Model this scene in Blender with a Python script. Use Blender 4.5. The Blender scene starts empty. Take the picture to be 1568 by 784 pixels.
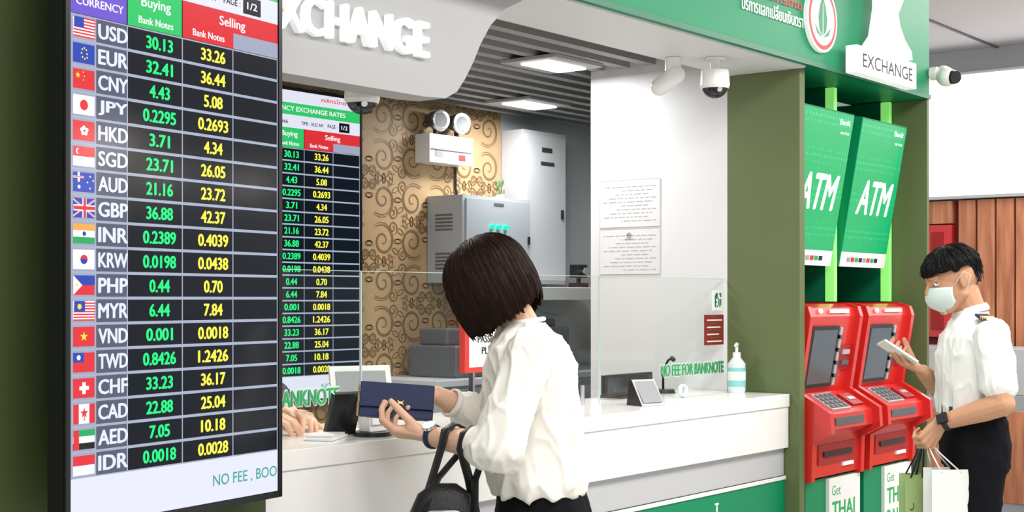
import bpy, math, random
from mathutils import Vector, Matrix, noise, Quaternion
V=Vector
random.seed(4)
scene=bpy.context.scene
try:
    scene.view_settings.view_transform='Standard'
    scene.view_settings.look='None'
except Exception as e: print(e)
COL=scene.collection

# ------------------------------------------------------------------ materials
def mat(name,col,rough=.5,metal=0,emit=0,ecol=None,coat=0,noise_amt=0,nscale=20,bump=0,bscale=60,sss=0,spec=None):
    m=bpy.data.materials.new(name); m.use_nodes=True
    nt=m.node_tree; b=nt.nodes['Principled BSDF']
    c=(col[0],col[1],col[2],1)
    b.inputs['Base Color'].default_value=c
    b.inputs['Roughness'].default_value=rough
    b.inputs['Metallic'].default_value=metal
    if coat: b.inputs['Coat Weight'].default_value=coat; b.inputs['Coat Roughness'].default_value=.06
    if spec is not None: b.inputs['Specular IOR Level'].default_value=spec
    if emit:
        b.inputs['Emission Color'].default_value=(*(ecol or col),1)
        b.inputs['Emission Strength'].default_value=emit
    if sss:
        b.inputs['Subsurface Weight'].default_value=sss
        b.inputs['Subsurface Radius'].default_value=(.02,.008,.004)
    if noise_amt or bump:
        tc=nt.nodes.new('ShaderNodeTexCoord')
    if noise_amt:
        n=nt.nodes.new('ShaderNodeTexNoise'); n.inputs['Scale'].default_value=nscale; n.inputs['Detail'].default_value=4
        mx=nt.nodes.new('ShaderNodeMix'); mx.data_type='RGBA'
        mx.inputs[6].default_value=tuple(max(0,x*(1-noise_amt)) for x in col)+(1,)
        mx.inputs[7].default_value=tuple(min(1,x*(1+noise_amt)) for x in col)+(1,)
        nt.links.new(tc.outputs['Object'],n.inputs['Vector'])
        nt.links.new(n.outputs['Fac'],mx.inputs[0]); nt.links.new(mx.outputs[2],b.inputs['Base Color'])
    if bump:
        n2=nt.nodes.new('ShaderNodeTexNoise'); n2.inputs['Scale'].default_value=bscale; n2.inputs['Detail'].default_value=5
        bp=nt.nodes.new('ShaderNodeBump'); bp.inputs['Strength'].default_value=bump; bp.inputs['Distance'].default_value=.01
        nt.links.new(tc.outputs['Object'],n2.inputs['Vector'])
        nt.links.new(n2.outputs['Fac'],bp.inputs['Height']); nt.links.new(bp.outputs['Normal'],b.inputs['Normal'])
    return m

M={}
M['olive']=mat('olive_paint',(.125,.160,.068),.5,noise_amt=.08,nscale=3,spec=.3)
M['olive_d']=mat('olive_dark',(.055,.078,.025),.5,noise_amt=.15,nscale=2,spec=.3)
M['green']=mat('green_gloss',(.0,.25,.105),.42,spec=.3)
M['greend']=mat('green_deep',(.0,.16,.075),.35)
M['greenl']=mat('green_light_strip',(.25,.85,.2),.3,emit=.55,ecol=(.3,.9,.2))
M['white']=mat('white_laminate',(.87,.86,.845),.22,coat=.2)
M['wall_white']=mat('white_wall',(.72,.73,.745),.55,noise_amt=.02,nscale=3)
M['lgrey']=mat('light_grey_panel',(.52,.53,.55),.4)
M['sgrey']=mat('sign_grey',(.42,.425,.43),.5,spec=.3)
M['grey']=mat('cabinet_grey',(.38,.41,.44),.4,metal=.1)
M['dgrey']=mat('dark_grey',(.10,.11,.12),.4)
M['slat']=mat('slat_grey',(.32,.31,.31),.6)
M['void']=mat('ceiling_void',(.03,.028,.028),.8)
M['black']=mat('black_plastic',(.01,.01,.012),.25)
M['rubber']=mat('black_matte',(.012,.012,.014),.6)
M['paper']=mat('paper_white',(.85,.85,.83),.7)
M['paperw']=mat('paper_on_wall',(.70,.70,.71),.7)
M['ink']=mat('ink_grey',(.33,.34,.36),.7)
M['inkd']=mat('ink_dark',(.03,.03,.03),.7)
M['red']=mat('red_gloss',(.66,.022,.018),.3,coat=.5)
M['redd']=mat('red_dark',(.36,.012,.012),.4)
M['redsign']=mat('red_sign',(.62,.04,.03),.5)
M['maroon']=mat('maroon',(.25,.02,.02),.5)
M['lit']=mat('lit_white',(.9,.9,.9),.4,emit=.5)
M['litbox']=mat('lightbox_white',(1,1,1),.4,emit=1.0)
M['lamp']=mat('lamp_panel',(1,1,1),.4,emit=5)
M['reflbulb']=mat('reflection_bulb',(1,.93,.82),.4,emit=26,ecol=(1,.9,.75))  # glow of the added lamps meant to reflect in the rate board
M['txtwhite']=mat('sign_letter_white',(.9,.9,.9),.4,emit=.35)
M['txtgreen']=mat('sticker_green',(.01,.42,.12),.5)
M['leafg']=mat('sprig_green',(.10,.20,.08),.6)
M['chrome']=mat('chrome',(.7,.7,.72),.15,metal=1)
M['silver']=mat('silver_plastic',(.6,.61,.63),.3,metal=.4)
M['gold']=mat('gold_metal',(.8,.55,.2),.25,metal=1)
M['navy']=mat('navy_leather',(.012,.022,.085),.45,bump=.15,bscale=300,spec=.3)
M['leather']=mat('black_leather',(.012,.012,.013),.4,bump=.2,bscale=250,spec=.35)
M['skinw']=mat('skin_light',(.76,.47,.33),.55,sss=.18,noise_amt=.07,nscale=40,spec=.2,bump=.04,bscale=300)
M['skinm']=mat('skin_warm',(.58,.31,.19),.55,sss=.18,noise_amt=.07,nscale=40,spec=.2,bump=.04,bscale=300)
M['hairw']=mat('hair_dark_brown',(.017,.006,.004),.5,noise_amt=.7,nscale=30,spec=.16)
M['hairm']=mat('hair_black',(.005,.0045,.005),.5,spec=.22)
M['blouse']=mat('cream_blouse',(.87,.84,.78),.75,bump=.06,bscale=500,spec=.15)
M['shirt']=mat('white_shirt',(.84,.84,.83),.7,bump=.05,bscale=600,spec=.2)
M['trouser']=mat('black_trousers',(.006,.006,.008),.8,bump=.1,bscale=400,spec=.1)
M['navycloth']=mat('navy_uniform',(.015,.02,.05),.7,spec=.2)
M['mask']=mat('surgical_mask',(.62,.72,.68),.8,bump=.1,bscale=200,spec=.2)
M['eye']=mat('eye_white',(.8,.8,.78),.2)
M['iris']=mat('iris_dark',(.02,.01,.008),.1)
M['lips']=mat('lips',(.55,.16,.14),.4)
M['screenoff']=mat('screen_dark',(.015,.018,.022),.12,coat=.5)
M['atmscr']=mat('machine_screen',(.03,.035,.04),.15,emit=.12,ecol=(.35,.5,.65),coat=.5)
M['phone']=mat('phone_screen',(.8,.85,.95),.15,emit=.6)
M['paperbag']=mat('white_paper_bag',(.84,.84,.82),.6)
M['greenbag']=mat('green_paper_bag',(.36,.50,.20),.6)
M['bottle']=mat('bottle_clear',(.72,.82,.85),.1,coat=.5)
M['gel']=mat('gel_label',(.25,.62,.62),.4)
M['led']=mat('green_led',(.0,.7,.35),.3,emit=.8,ecol=(0,.8,.4))
M['scroll']=mat('wallpaper_scroll_print',(.22,.125,.055),.5)

def glassmat(name,tint=(.95,.98,.97),lo=.045,hi=.35):
    m=bpy.data.materials.new(name); m.use_nodes=True; nt=m.node_tree
    for n in list(nt.nodes):
        if n.type=='BSDF_PRINCIPLED': nt.nodes.remove(n)
    o=[n for n in nt.nodes if n.type=='OUTPUT_MATERIAL'][0]
    t=nt.nodes.new('ShaderNodeBsdfTransparent'); t.inputs[0].default_value=(*tint,1)
    g=nt.nodes.new('ShaderNodeBsdfGlossy'); g.inputs['Roughness'].default_value=.03
    mx=nt.nodes.new('ShaderNodeMixShader'); lw=nt.nodes.new('ShaderNodeLayerWeight'); lw.inputs[0].default_value=.5
    pw=nt.nodes.new('ShaderNodeMath'); pw.operation='POWER'; pw.inputs[1].default_value=4
    ma=nt.nodes.new('ShaderNodeMath'); ma.operation='MULTIPLY_ADD'; ma.inputs[1].default_value=hi; ma.inputs[2].default_value=lo
    nt.links.new(lw.outputs['Facing'],pw.inputs[0]); nt.links.new(pw.outputs[0],ma.inputs[0]); nt.links.new(ma.outputs[0],mx.inputs[0])
    nt.links.new(t.outputs[0],mx.inputs[1]); nt.links.new(g.outputs[0],mx.inputs[2])
    nt.links.new(mx.outputs[0],o.inputs[0]); return m
M['glass']=glassmat('clear_glass')
M['dome']=glassmat('dome_glass',(.25,.25,.27))
M['gedge']=mat('glass_edge',(.45,.56,.52),.1)
M['wallpaper']=mat('gold_wallpaper',(.49,.325,.17),.55,noise_amt=.16,nscale=9)
def woodmat():
    m=mat('wood_slats',(.45,.2,.09),.45); nt=m.node_tree; b=nt.nodes['Principled BSDF']; L=nt.links.new
    tc=nt.nodes.new('ShaderNodeTexCoord'); mp=nt.nodes.new('ShaderNodeMapping'); mp.inputs['Scale'].default_value=(6,6,.6)
    n=nt.nodes.new('ShaderNodeTexNoise'); n.inputs['Scale'].default_value=4; n.inputs['Detail'].default_value=6
    r=nt.nodes.new('ShaderNodeValToRGB'); r.color_ramp.elements[0].color=(.38,.13,.06,1); r.color_ramp.elements[1].color=(.70,.29,.15,1)
    r.color_ramp.elements[0].position=.3; r.color_ramp.elements[1].position=.7
    L(tc.outputs['Object'],mp.inputs[0]); L(mp.outputs[0],n.inputs['Vector']); L(n.outputs['Fac'],r.inputs[0]); L(r.outputs[0],b.inputs['Base Color'])
    return m
M['wood']=woodmat()
def floormat():
    m=mat('floor_tiles',(.55,.54,.52),.18); nt=m.node_tree; b=nt.nodes['Principled BSDF']; L=nt.links.new
    tc=nt.nodes.new('ShaderNodeTexCoord'); br=nt.nodes.new('ShaderNodeTexBrick'); br.offset=0
    br.inputs['Color1'].default_value=(.56,.55,.52,1); br.inputs['Color2'].default_value=(.52,.51,.49,1); br.inputs['Mortar'].default_value=(.3,.3,.3,1)
    br.inputs['Scale'].default_value=1; br.inputs['Mortar Size'].default_value=.004; br.inputs['Brick Width'].default_value=.6; br.inputs['Row Height'].default_value=.6
    L(tc.outputs['Object'],br.inputs['Vector']); L(br.outputs['Color'],b.inputs['Base Color']); return m
M['floor']=floormat()
M['ceil']=mat('ceiling_paint',(.62,.62,.63),.7)
E={}
def em(n,c,s=1.0): E[n]=mat('led_'+n,(c[0]*.1,c[1]*.1,c[2]*.1),.14,emit=s,ecol=c,spec=.4)
em('bg',(.006,.008,.015),1); em('grid',(.38,.43,.55),1); em('code',(.76,.79,.9)); em('buy',(.02,.90,.24)); em('sell',(.98,.93,.08))
em('foot',(.74,.76,.88)); em('ftxt',(.05,.35,.28)); em('purple',(.17,.10,.62)); em('ghead',(.03,.55,.14)); em('rhead',(.70,.03,.04))
em('white',(.9,.9,.95)); em('fred',(.75,.04,.05)); em('fblue',(.03,.07,.45)); em('fyel',(.9,.75,.05)); em('fgreen',(.03,.4,.12)); em('forange',(.9,.4,.08)); em('fblack',(.02,.02,.02)); em('lcell',(.34,.37,.50)); em('ccell',(.10,.11,.17))

# ------------------------------------------------------------------ mesh builder
_tc={}
def text_geo(s,bold=0.0,shear=0):
    k=(s,bold,shear)
    if k in _tc: return _tc[k]
    cu=bpy.data.curves.new('t','FONT'); cu.body=s; cu.size=1; cu.resolution_u=3; cu.shear=shear
    ob=bpy.data.objects.new('t',cu); COL.objects.link(ob)
    dg=bpy.context.evaluated_depsgraph_get(); e=ob.evaluated_get(dg); me=e.to_mesh()
    vs=[v.co.copy() for v in me.vertices]; fs=[tuple(p.vertices) for p in me.polygons]
    e.to_mesh_clear(); bpy.data.objects.remove(ob); bpy.data.curves.remove(cu)
    if not vs: vs=[V((0,0,0))]
    if bold:
        base=list(vs); bf=list(fs); j=0
        for dx,dy in ((bold,0),(-bold,0),(bold*.5,bold*.5),(-bold*.5,-bold*.5)):
            j+=1; o=len(vs); vs+= [v+V((dx,dy,-j*.00006)) for v in base]; fs+=[tuple(o+a for a in f) for f in bf]
    x0=min(v.x for v in vs); x1=max(v.x for v in vs); y0=min(v.y for v in vs); y1=max(v.y for v in vs)
    vs=[V((v.x-x0,v.y-y0,v.z)) for v in vs]
    _tc[k]=(vs,fs,max(x1-x0,1e-4),max(y1-y0,1e-4)); return _tc[k]

class MB:
    def __init__(s,name): s.n=name; s.v=[]; s.f=[]; s.mi=[]; s.sm=[]; s.ms=[]; s.M=None
    def m(s,m):
        if m not in s.ms: s.ms.append(m)
        return s.ms.index(m)
    def add(s,vs,fs,m,smooth=False):
        o=len(s.v)
        for p in vs:
            p=V(p); s.v.append(s.M@p if s.M else p)
        i=s.m(m)
        for f in fs: s.f.append(tuple(o+a for a in f)); s.mi.append(i); s.sm.append(smooth)
    def box(s,x0,x1,y0,y1,z0,z1,m):
        vs=[(x,y,z) for z in (z0,z1) for y in (y0,y1) for x in (x0,x1)]
        s.add(vs,[(0,2,3,1),(4,5,7,6),(0,1,5,4),(2,6,7,3),(0,4,6,2),(1,3,7,5)],m)
    def obox(s,c,ax,ay,az,hx,hy,hz,m):
        c=V(c); ax=V(ax).normalized(); ay=V(ay).normalized(); az=V(az).normalized()
        vs=[c+ax*hx*i+ay*hy*j+az*hz*k for k in (-1,1) for j in (-1,1) for i in (-1,1)]
        s.add(vs,[(0,2,3,1),(4,5,7,6),(0,1,5,4),(2,6,7,3),(0,4,6,2),(1,3,7,5)],m)
    def prism(s,pts,a,b,m,fn,smooth=False):
        n=len(pts); vs=[fn(p[0],p[1],a) for p in pts]+[fn(p[0],p[1],b) for p in pts]
        fs=[tuple(range(n))[::-1],tuple(range(n,2*n))]+[(i,(i+1)%n,n+(i+1)%n,n+i) for i in range(n)]
        s.add(vs,fs,m,smooth)
    def cyl(s,p0,p1,r0,r1,m,seg=20,cap=True):
        p0=V(p0);p1=V(p1); d=(p1-p0).normalized(); a=d.orthogonal().normalized(); b=d.cross(a)
        vs=[];
        for p,r in((p0,r0),(p1,r1)):
            for i in range(seg):
                t=2*math.pi*i/seg; vs.append(p+a*r*math.cos(t)+b*r*math.sin(t))
        fs=[(i,(i+1)%seg,seg+(i+1)%seg,seg+i) for i in range(seg)]
        s.add(vs,fs,m,True)
        if cap: s.add(vs,[tuple(range(seg))[::-1],tuple(range(seg,2*seg))],m)
    def ell(s,c,r,m,A=None,nu=20,nv=12):
        c=V(c)
        if not hasattr(r,'__len__'): r=(r,r,r)
        if A is None: A=(V((1,0,0)),V((0,1,0)),V((0,0,1)))
        A=[V(a) for a in A]
        vs=[c+A[2]*r[2]]
        for j in range(1,nv):
            t=math.pi*j/nv
            for i in range(nu):
                p=2*math.pi*i/nu
                vs.append(c+A[0]*r[0]*math.sin(t)*math.cos(p)+A[1]*r[1]*math.sin(t)*math.sin(p)+A[2]*r[2]*math.cos(t))
        vs.append(c-A[2]*r[2]); e=len(vs)-1
        fs=[(0,1+i,1+(i+1)%nu) for i in range(nu)]
        for j in range(nv-2):
            for i in range(nu):
                a=1+j*nu+i; b=1+j*nu+(i+1)%nu; fs.append((a,a+nu,b+nu,b))
        k=1+(nv-2)*nu
        fs+=[(e,k+(i+1)%nu,k+i) for i in range(nu)]
        s.add(vs,fs,m,True)
    def cap(s,p0,r0,p1,r1,m,seg=14):
        p0=V(p0);p1=V(p1)
        d=p1-p0
        if d.length<1e-5: s.ell(p0,r0,m); return
        d.normalize(); a=d.orthogonal().normalized(); b=d.cross(a); rings=[]; n=5
        for j in range(1,n+1): t=math.pi/2*j/n; rings.append((p0-d*r0*math.cos(t),r0*math.sin(t)))
        for j in range(0,n): t=math.pi/2*j/n; rings.append((p1+d*r1*math.sin(t),r1*math.cos(t)))
        vs=[p0-d*r0]
        for c,r in rings:
            for i in range(seg):
                t=2*math.pi*i/seg; vs.append(c+a*r*math.cos(t)+b*r*math.sin(t))
        vs.append(p1+d*r1); e=len(vs)-1
        fs=[(0,1+(i+1)%seg,1+i) for i in range(seg)]
        for j in range(len(rings)-1):
            for i in range(seg):
                A=1+j*seg+i;B=1+j*seg+(i+1)%seg; fs.append((A,B,B+seg,A+seg))
        k=1+(len(rings)-1)*seg
        fs+=[(e,k+i,k+(i+1)%seg) for i in range(seg)]
        s.add(vs,fs,m,True)
    def loft(s,rings,m,fa,la,seg=28,pw=2.3):
        fa=V(fa);la=V(la); vs=[]
        for c,rf,rl in rings:
            c=V(c)
            for i in range(seg):
                t=2*math.pi*i/seg; ct,st=math.cos(t),math.sin(t)
                x=abs(ct)**(2/pw)*(1 if ct>0 else -1); y=abs(st)**(2/pw)*(1 if st>0 else -1)
                vs.append(c+fa*rf*x+la*rl*y)
        fs=[(j*seg+i,j*seg+(i+1)%seg,(j+1)*seg+(i+1)%seg,(j+1)*seg+i) for j in range(len(rings)-1) for i in range(seg)]
        fs+=[tuple(range(seg))[::-1],tuple(range((len(rings)-1)*seg,len(rings)*seg))]
        s.add(vs,fs,m,True)
    def tube(s,pts,r,m,seg=8,close=False,flat=None):
        pts=[V(p) for p in pts]; n=len(pts); vs=[]; prev=None
        for i,p in enumerate(pts):
            d=(pts[(i+1)%n] if (close or i<n-1) else p)-(pts[i-1] if (close or i>0) else p)
            d.normalize()
            a=(prev-d*prev.dot(d)).normalized() if prev is not None else (V(flat).normalized() if flat else d.orthogonal().normalized())
            if prev is None: a=(a-d*a.dot(d)).normalized()
            prev=a; b=d.cross(a); ra,rb=(r if hasattr(r,'__len__') else (r,r))
            for k in range(seg):
                t=2*math.pi*k/seg; vs.append(p+a*ra*math.cos(t)+b*rb*math.sin(t))
        R=n if close else n-1
        fs=[(i*seg+k,i*seg+(k+1)%seg,((i+1)%n)*seg+(k+1)%seg,((i+1)%n)*seg+k) for i in range(R) for k in range(seg)]
        if not close: fs+=[tuple(range(seg))[::-1],tuple(range((n-1)*seg,n*seg))]
        s.add(vs,fs,m,True)
    def text(s,t,o,ax,ay,m,h=None,w=None,align='L',bold=0,shear=0,depth=0):
        vs,fs,tw,th=text_geo(t,bold,shear)
        o=V(o);ax=V(ax).normalized();ay=V(ay).normalized(); n=ax.cross(ay)
        sy=h/th if h else w/tw; sx=w/tw if w else sy
        off={'L':0,'C':-.5*tw*sx,'R':-tw*sx}[align]
        P=[o+ax*(v.x*sx+off)+ay*(v.y*sy)+n*(depth+v.z) for v in vs]
        s.add(P,fs,m)
        if depth>0.004:
            from collections import Counter
            c=Counter()
            for f in fs:
                for i in range(len(f)):
                    e=(f[i],f[(i+1)%len(f)]); c[e]+=1
            edges=[e for e in c if (e[1],e[0]) not in c]
            base=len(P); Q=P+[p-n*depth for p in P]
            s.add(Q,[(e[1],e[0],base+e[0],base+e[1]) for e in edges],m)
    def build(s,parent=None,bevel=0,loc=None):
        me=bpy.data.meshes.new(s.n); me.from_pydata([tuple(p) for p in s.v],[],s.f)
        for m in s.ms: me.materials.append(m)
        for i,p in enumerate(me.polygons): p.material_index=s.mi[i]; p.use_smooth=s.sm[i]
        me.update()
        ob=bpy.data.objects.new(s.n,me); COL.objects.link(ob)
        if parent: ob.parent=parent
        if bevel:
            b=ob.modifiers.new('bevel','BEVEL'); b.width=bevel; b.segments=2; b.limit_method='ANGLE'; b.angle_limit=math.radians(50)
        return ob
def empty(name,loc,rz=0):
    e=bpy.data.objects.new(name,None); COL.objects.link(e); e.location=loc; e.rotation_euler=(0,0,rz); e.empty_display_size=.1; return e
def simplebox(name,x0,x1,y0,y1,z0,z1,m,bevel=0):
    b=MB(name); b.box(x0,x1,y0,y1,z0,z1,m); return b.build(bevel=bevel)

X=V((1,0,0));Z=V((0,0,1));Y=V((0,1,0))
# ------------------------------------------------------------------ room shell
simplebox('floor',-6,12,-6,8,-.1,0,M['floor'])
b=MB('ceiling'); b.box(-6,12,-6,8,3.2,3.3,M['ceil'])
for i in range(9): b.box(-6,12,-5.5+i*1.8,-5.48+i*1.8,3.19,3.2,M['dgrey'])
for i in range(6): b.box(-5+i*3.1,-4.98+i*3.1,-6,8,3.19,3.2,M['dgrey'])
b.build()
b=MB('wall_back'); b.box(2.28,5.88,4.7,4.8,0,2.6,M['wallpaper'])
def ribbon(mb,pts,w,m,y=4.6985):
    vs=[];n=len(pts)
    for i,(x,z) in enumerate(pts):
        a=pts[max(0,i-1)];c=pts[min(n-1,i+1)]; dx,dz=c[0]-a[0],c[1]-a[1]; L=math.hypot(dx,dz) or 1
        ww=w*(.45+.55*math.sin(math.pi*min(1,(i+1)/(n)*1.0)))
        vs+= [(x-dz/L*ww,y,z+dx/L*ww),(x+dz/L*ww,y,z-dx/L*ww)]
    mb.add(vs,[(2*i,2*i+1,2*i+3,2*i+2) for i in range(n-1)],m)
TS=.40
for ti in range(10):
    for tj in range(7):
        cx=2.28+TS*(ti+.5); cz=TS*(tj+.5)-.2*(ti%2)
        for mx in(-1,1):
            for mz in(-1,1):
                yy_=[4.6985]
                def put(pts,w=.0045):
                    yy_[0]-=.00005
                    q=[(cx+mx*p[0],cz+mz*p[1]) for p in pts]
                    if all(2.29<a<5.87 and 0<c<2.59 for a,c in q): ribbon(b,q,w,M['scroll'],yy_[0])
                def spi(ox,oz,r0,r1,a0,turns,n=26): return [(ox+(r0+(r1-r0)*(k/n)**.8)*math.cos(a0+turns*6.283*k/n),oz+(r0+(r1-r0)*(k/n)**.8)*math.sin(a0+turns*6.283*k/n)) for k in range(n+1)]
                put(spi(.095,.10,.085,.010,-2.3,1.7)); put(spi(.095,.10,.097,.026,-2.3,1.3),.0026)
                put(spi(.165,.035,.036,.006,1.2,-1.5,18)); put(spi(.030,.165,.034,.006,.2,1.5,18))
                put([(.02+.16*k/10,.185-.012*math.sin(k*.9)) for k in range(11)],.0025)
                for k in range(7):
                    a=.0+k*.5; ex,ez=.095+.1*math.cos(a),.10+.1*math.sin(a)
                    put([(ex+.024*math.cos(t)*math.cos(a)-.011*math.sin(t)*math.sin(a),ez+.024*math.cos(t)*math.sin(a)+.011*math.sin(t)*math.cos(a)) for t in [6.283*q/10 for q in range(11)]],.0028)
b.build()
simplebox('wall_back_plain',5.88,6.9,4.7,4.8,0,2.6,M['lgrey'])
simplebox('wall_left',2.18,2.28,2.86,4.8,0,2.6,M['wall_white'])
simplebox('wall_right',6.8,6.9,3.05,4.7,0,2.6,M['lgrey'])
simplebox('wall_partition',5.04,5.14,2.86,3.53,0,2.5,M['wall_white'])
simplebox('wall_behind_machines',5.14,6.9,2.98,3.05,0,2.6,M['greend'])
b=MB('ceiling_slats')
y=2.94
while y<4.68:
    b.box(2.30,6.79,y,y+.05,2.40,2.48,M['slat']); y+=.13
b.box(2.28,6.8,2.87,4.7,2.56,2.59,M['void'])
b.build()
b=MB('ceiling_panel_light')
for (x,yy) in ((4.72,3.50),(5.60,4.30),(3.3,3.7)):
    b.box(x-.17,x+.17,yy-.14,yy+.14,2.385,2.398,M['sgrey']); b.box(x-.12,x+.14,yy-.07,yy+.07,2.378,2.386,M['lamp'])
b.build()
b=MB('fascia_sign_band')
b.box(0.2,6.24,2.50,2.86,2.325,3.2,M['green'])
b.box(2.3,5.04,2.515,2.855,2.318,2.326,M['wall_white'])
b.box(0.2,6.24,2.492,2.502,2.325,2.345,M['greend'])
b.build()
b=MB('fascia_lettering')
b.text('ธนาคารกสิกรไทย',(4.42,2.497,2.525),X,Z,M['redsign'],h=.04,w=.55,depth=.003,bold=.02)
b.text('บริการแลกเปลี่ยนเงินตรา',(4.50,2.497,2.458),X,Z,M['txtwhite'],h=.055,w=.48,depth=.003,bold=.02)
b.build()
b=MB('round_leaf_logo')
c=V((5.12,2.49,2.515))
def disk(mb,c,r,m,y,seg=40):
    vs=[(c[0]+r*math.cos(2*math.pi*i/seg),y,c[2]+r*math.sin(2*math.pi*i/seg)) for i in range(seg)]
    mb.add(vs,[tuple(range(seg))],m)
b.cyl((c.x,2.499,c.z),(c.x,2.482,c.z),.13,.13,M['txtwhite'],40)
disk(b,c,.12,M['redsign'],2.4815); disk(b,c,.103,M['txtwhite'],2.481)
lf=[(0,-.07),(.03,-.045),(.04,0),(.028,.045),(0,.095),(-.028,.045),(-.04,0),(-.03,-.045)]
b.add([(c.x+p,2.4805,c.z+q) for p,q in lf],[tuple(range(8))],M['green'])
b.add([(c.x+p,2.4800,c.z+q) for p,q in [(-.003,-.07),(.003,-.07),(.002,.06),(-.002,.06)]],[(0,1,2,3)],M['txtwhite'])
for sgn in(-1,1):
    b.add([(c.x+sgn*p,2.4803,c.z+q) for p,q in [(.0,-.075),(.05,-.06),(.075,-.02),(.045,-.045)]],[(0,1,2,3)],M['green'])
b.build()
fxz=lambda p,q,t:(p,t,q)
b=MB('illuminated_letter_sign')
kp=[(5.42,2.445),(5.86,2.445),(5.85,2.48),(5.78,2.52),(5.73,2.57),(5.71,2.62),(5.76,2.68),(5.78,2.76),(5.73,2.84),(5.66,2.88),(5.50,2.88),(5.52,2.80),(5.53,2.62),(5.49,2.50)]
b.prism(kp,2.42,2.46,M['lit'],fxz)
b.prism([(5.60,2.66),(5.66,2.67),(5.67,2.78),(5.60,2.80)],2.416,2.421,M['green'],fxz)
b.box(5.30,5.90,2.42,2.47,2.325,2.435,M['lit'])
b.box(5.5,5.55,2.47,2.491,2.35,2.41,M['chrome']); b.box(5.7,5.75,2.47,2.491,2.35,2.41,M['chrome'])
b.text('EXCHANGE',(5.6,2.417,2.352),X,Z,M['inkd'],h=.055,w=.5,align='C')
b.build(bevel=.003)
b=MB('hanging_exchange_sign')
prof=[(2.29,1.98),(2.94,1.98),(3.03,1.985),(3.08,2.01),(3.115,2.05),(3.15,2.10),(3.185,2.16),(3.23,2.22),(3.30,2.28),(3.38,2.317),(2.29,2.317)]
b.prism(prof,2.62,2.72,M['sgrey'],fxz)
b.text('EXCHANGE',(2.945,2.62,2.083),X,Z,M['txtwhite'],h=.1,w=.61,align='R',bold=.035,depth=.018)
b.build()
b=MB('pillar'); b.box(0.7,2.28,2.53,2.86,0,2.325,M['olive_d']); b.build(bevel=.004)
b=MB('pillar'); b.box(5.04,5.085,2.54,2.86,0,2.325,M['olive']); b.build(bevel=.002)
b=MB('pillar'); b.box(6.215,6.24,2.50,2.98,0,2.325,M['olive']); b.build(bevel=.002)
b=MB('service_counter')
b.box(2.285,5.035,2.58,3.06,1.0,1.05,M['white'])
b.box(2.285,5.035,2.585,2.70,.84,1.0,M['white'])
b.box(2.285,5.035,2.605,3.00,.73,.84,M['lgrey'])
b.box(2.285,5.035,2.60,2.66,.08,.72,M['green'])
b.box(2.285,5.035,2.66,2.98,.08,.73,M['lgrey'])
b.box(2.285,5.035,2.64,2.96,0,.08,M['dgrey'])
b.box(2.285,5.035,2.595,2.60,.715,.73,M['white'])
b.box(4.50,4.506,2.596,2.60,.62,.68,M['txtwhite']); b.box(4.49,4.515,2.596,2.60,.675,.682,M['txtwhite'])
b.build(bevel=.003)
b=MB('counter_glass_screen')
for x0,x1,zb in ((2.30,2.946,1.10),(2.95,4.15,1.10),(4.155,5.035,1.051)):
    b.add([(x0,2.872,zb),(x1,2.872,zb),(x1,2.872,1.5),(x0,2.872,1.5)],[(0,1,2,3)],M['glass']); b.box(x0,x1,2.869,2.875,1.4995,1.5015,M['gedge'])
for x in (2.946,4.150): b.box(x,x+.004,2.869,2.875,1.10 if x<4 else 1.051,1.50,M['gedge'])
for x in (2.32,2.947,4.05): b.cyl((x,2.872,1.05),(x,2.872,1.12),.008,.008,M['chrome'])
b.build()
b=MB('glass_sticker_text')
for x0,w in((4.55,.47),(2.355,.50)):
    for k in range(8):
        a=k*math.pi/4
        b.text('NO FEE FOR BANKNOTE',(x0+.0035*math.cos(a),2.8665-.00012*k,1.126+.0035*math.sin(a)),X,Z,M['paper'],h=.046,w=w,bold=.03)
    b.text('NO FEE FOR BANKNOTE',(x0,2.8640,1.126),X,Z,M['txtgreen'],h=.046,w=w,bold=.03)
b.build()
b=MB('red_notice_sticker'); b.box(4.87,5.015,2.8625,2.8675,1.238,1.358,M['maroon'])
for i in range(7): b.box(4.885+.01*(i%2),5.0-.012*(i%3),2.861,2.8626,1.25+i*.014,1.255+i*.014,M['gold'] if i%2 else M['paper'])
b.box(4.93,4.96,2.861,2.8626,1.343,1.353,M['gold']); b.build()
b=MB('small_qr_sticker'); b.box(4.93,5.01,2.8625,2.8675,1.375,1.455,M['paper'])
for i in range(7):
    for j in range(7):
        if random.random()<.5: b.box(4.945+i*.007,4.952+i*.007,2.861,2.8626,1.388+j*.008,1.396+j*.008,M['greend'])
b.build()
b=MB('passport_please_sign')
b.box(3.375,3.635,2.84,2.862,1.19,1.365,M['redsign']); b.box(3.395,3.615,2.8385,2.8405,1.207,1.348,M['paper'])
b.text('SHOW YOUR',(3.505,2.837,1.318),X,Z,M['redsign'],h=.018,w=.15,align='C',bold=.02)
b.text('PASSPORT',(3.505,2.837,1.283),X,Z,M['inkd'],h=.023,w=.14,align='C',bold=.02)
b.text('PLEASE',(3.505,2.837,1.247),X,Z,M['inkd'],h=.023,w=.10,align='C',bold=.02)
b.box(3.42,3.43,2.845,2.862,1.05,1.19,M['chrome']); b.box(3.58,3.59,2.845,2.862,1.05,1.19,M['chrome']); b.box(3.40,3.61,2.83,2.866,1.05,1.055,M['chrome'])
b.build()
b=MB('posted_notices')
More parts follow.
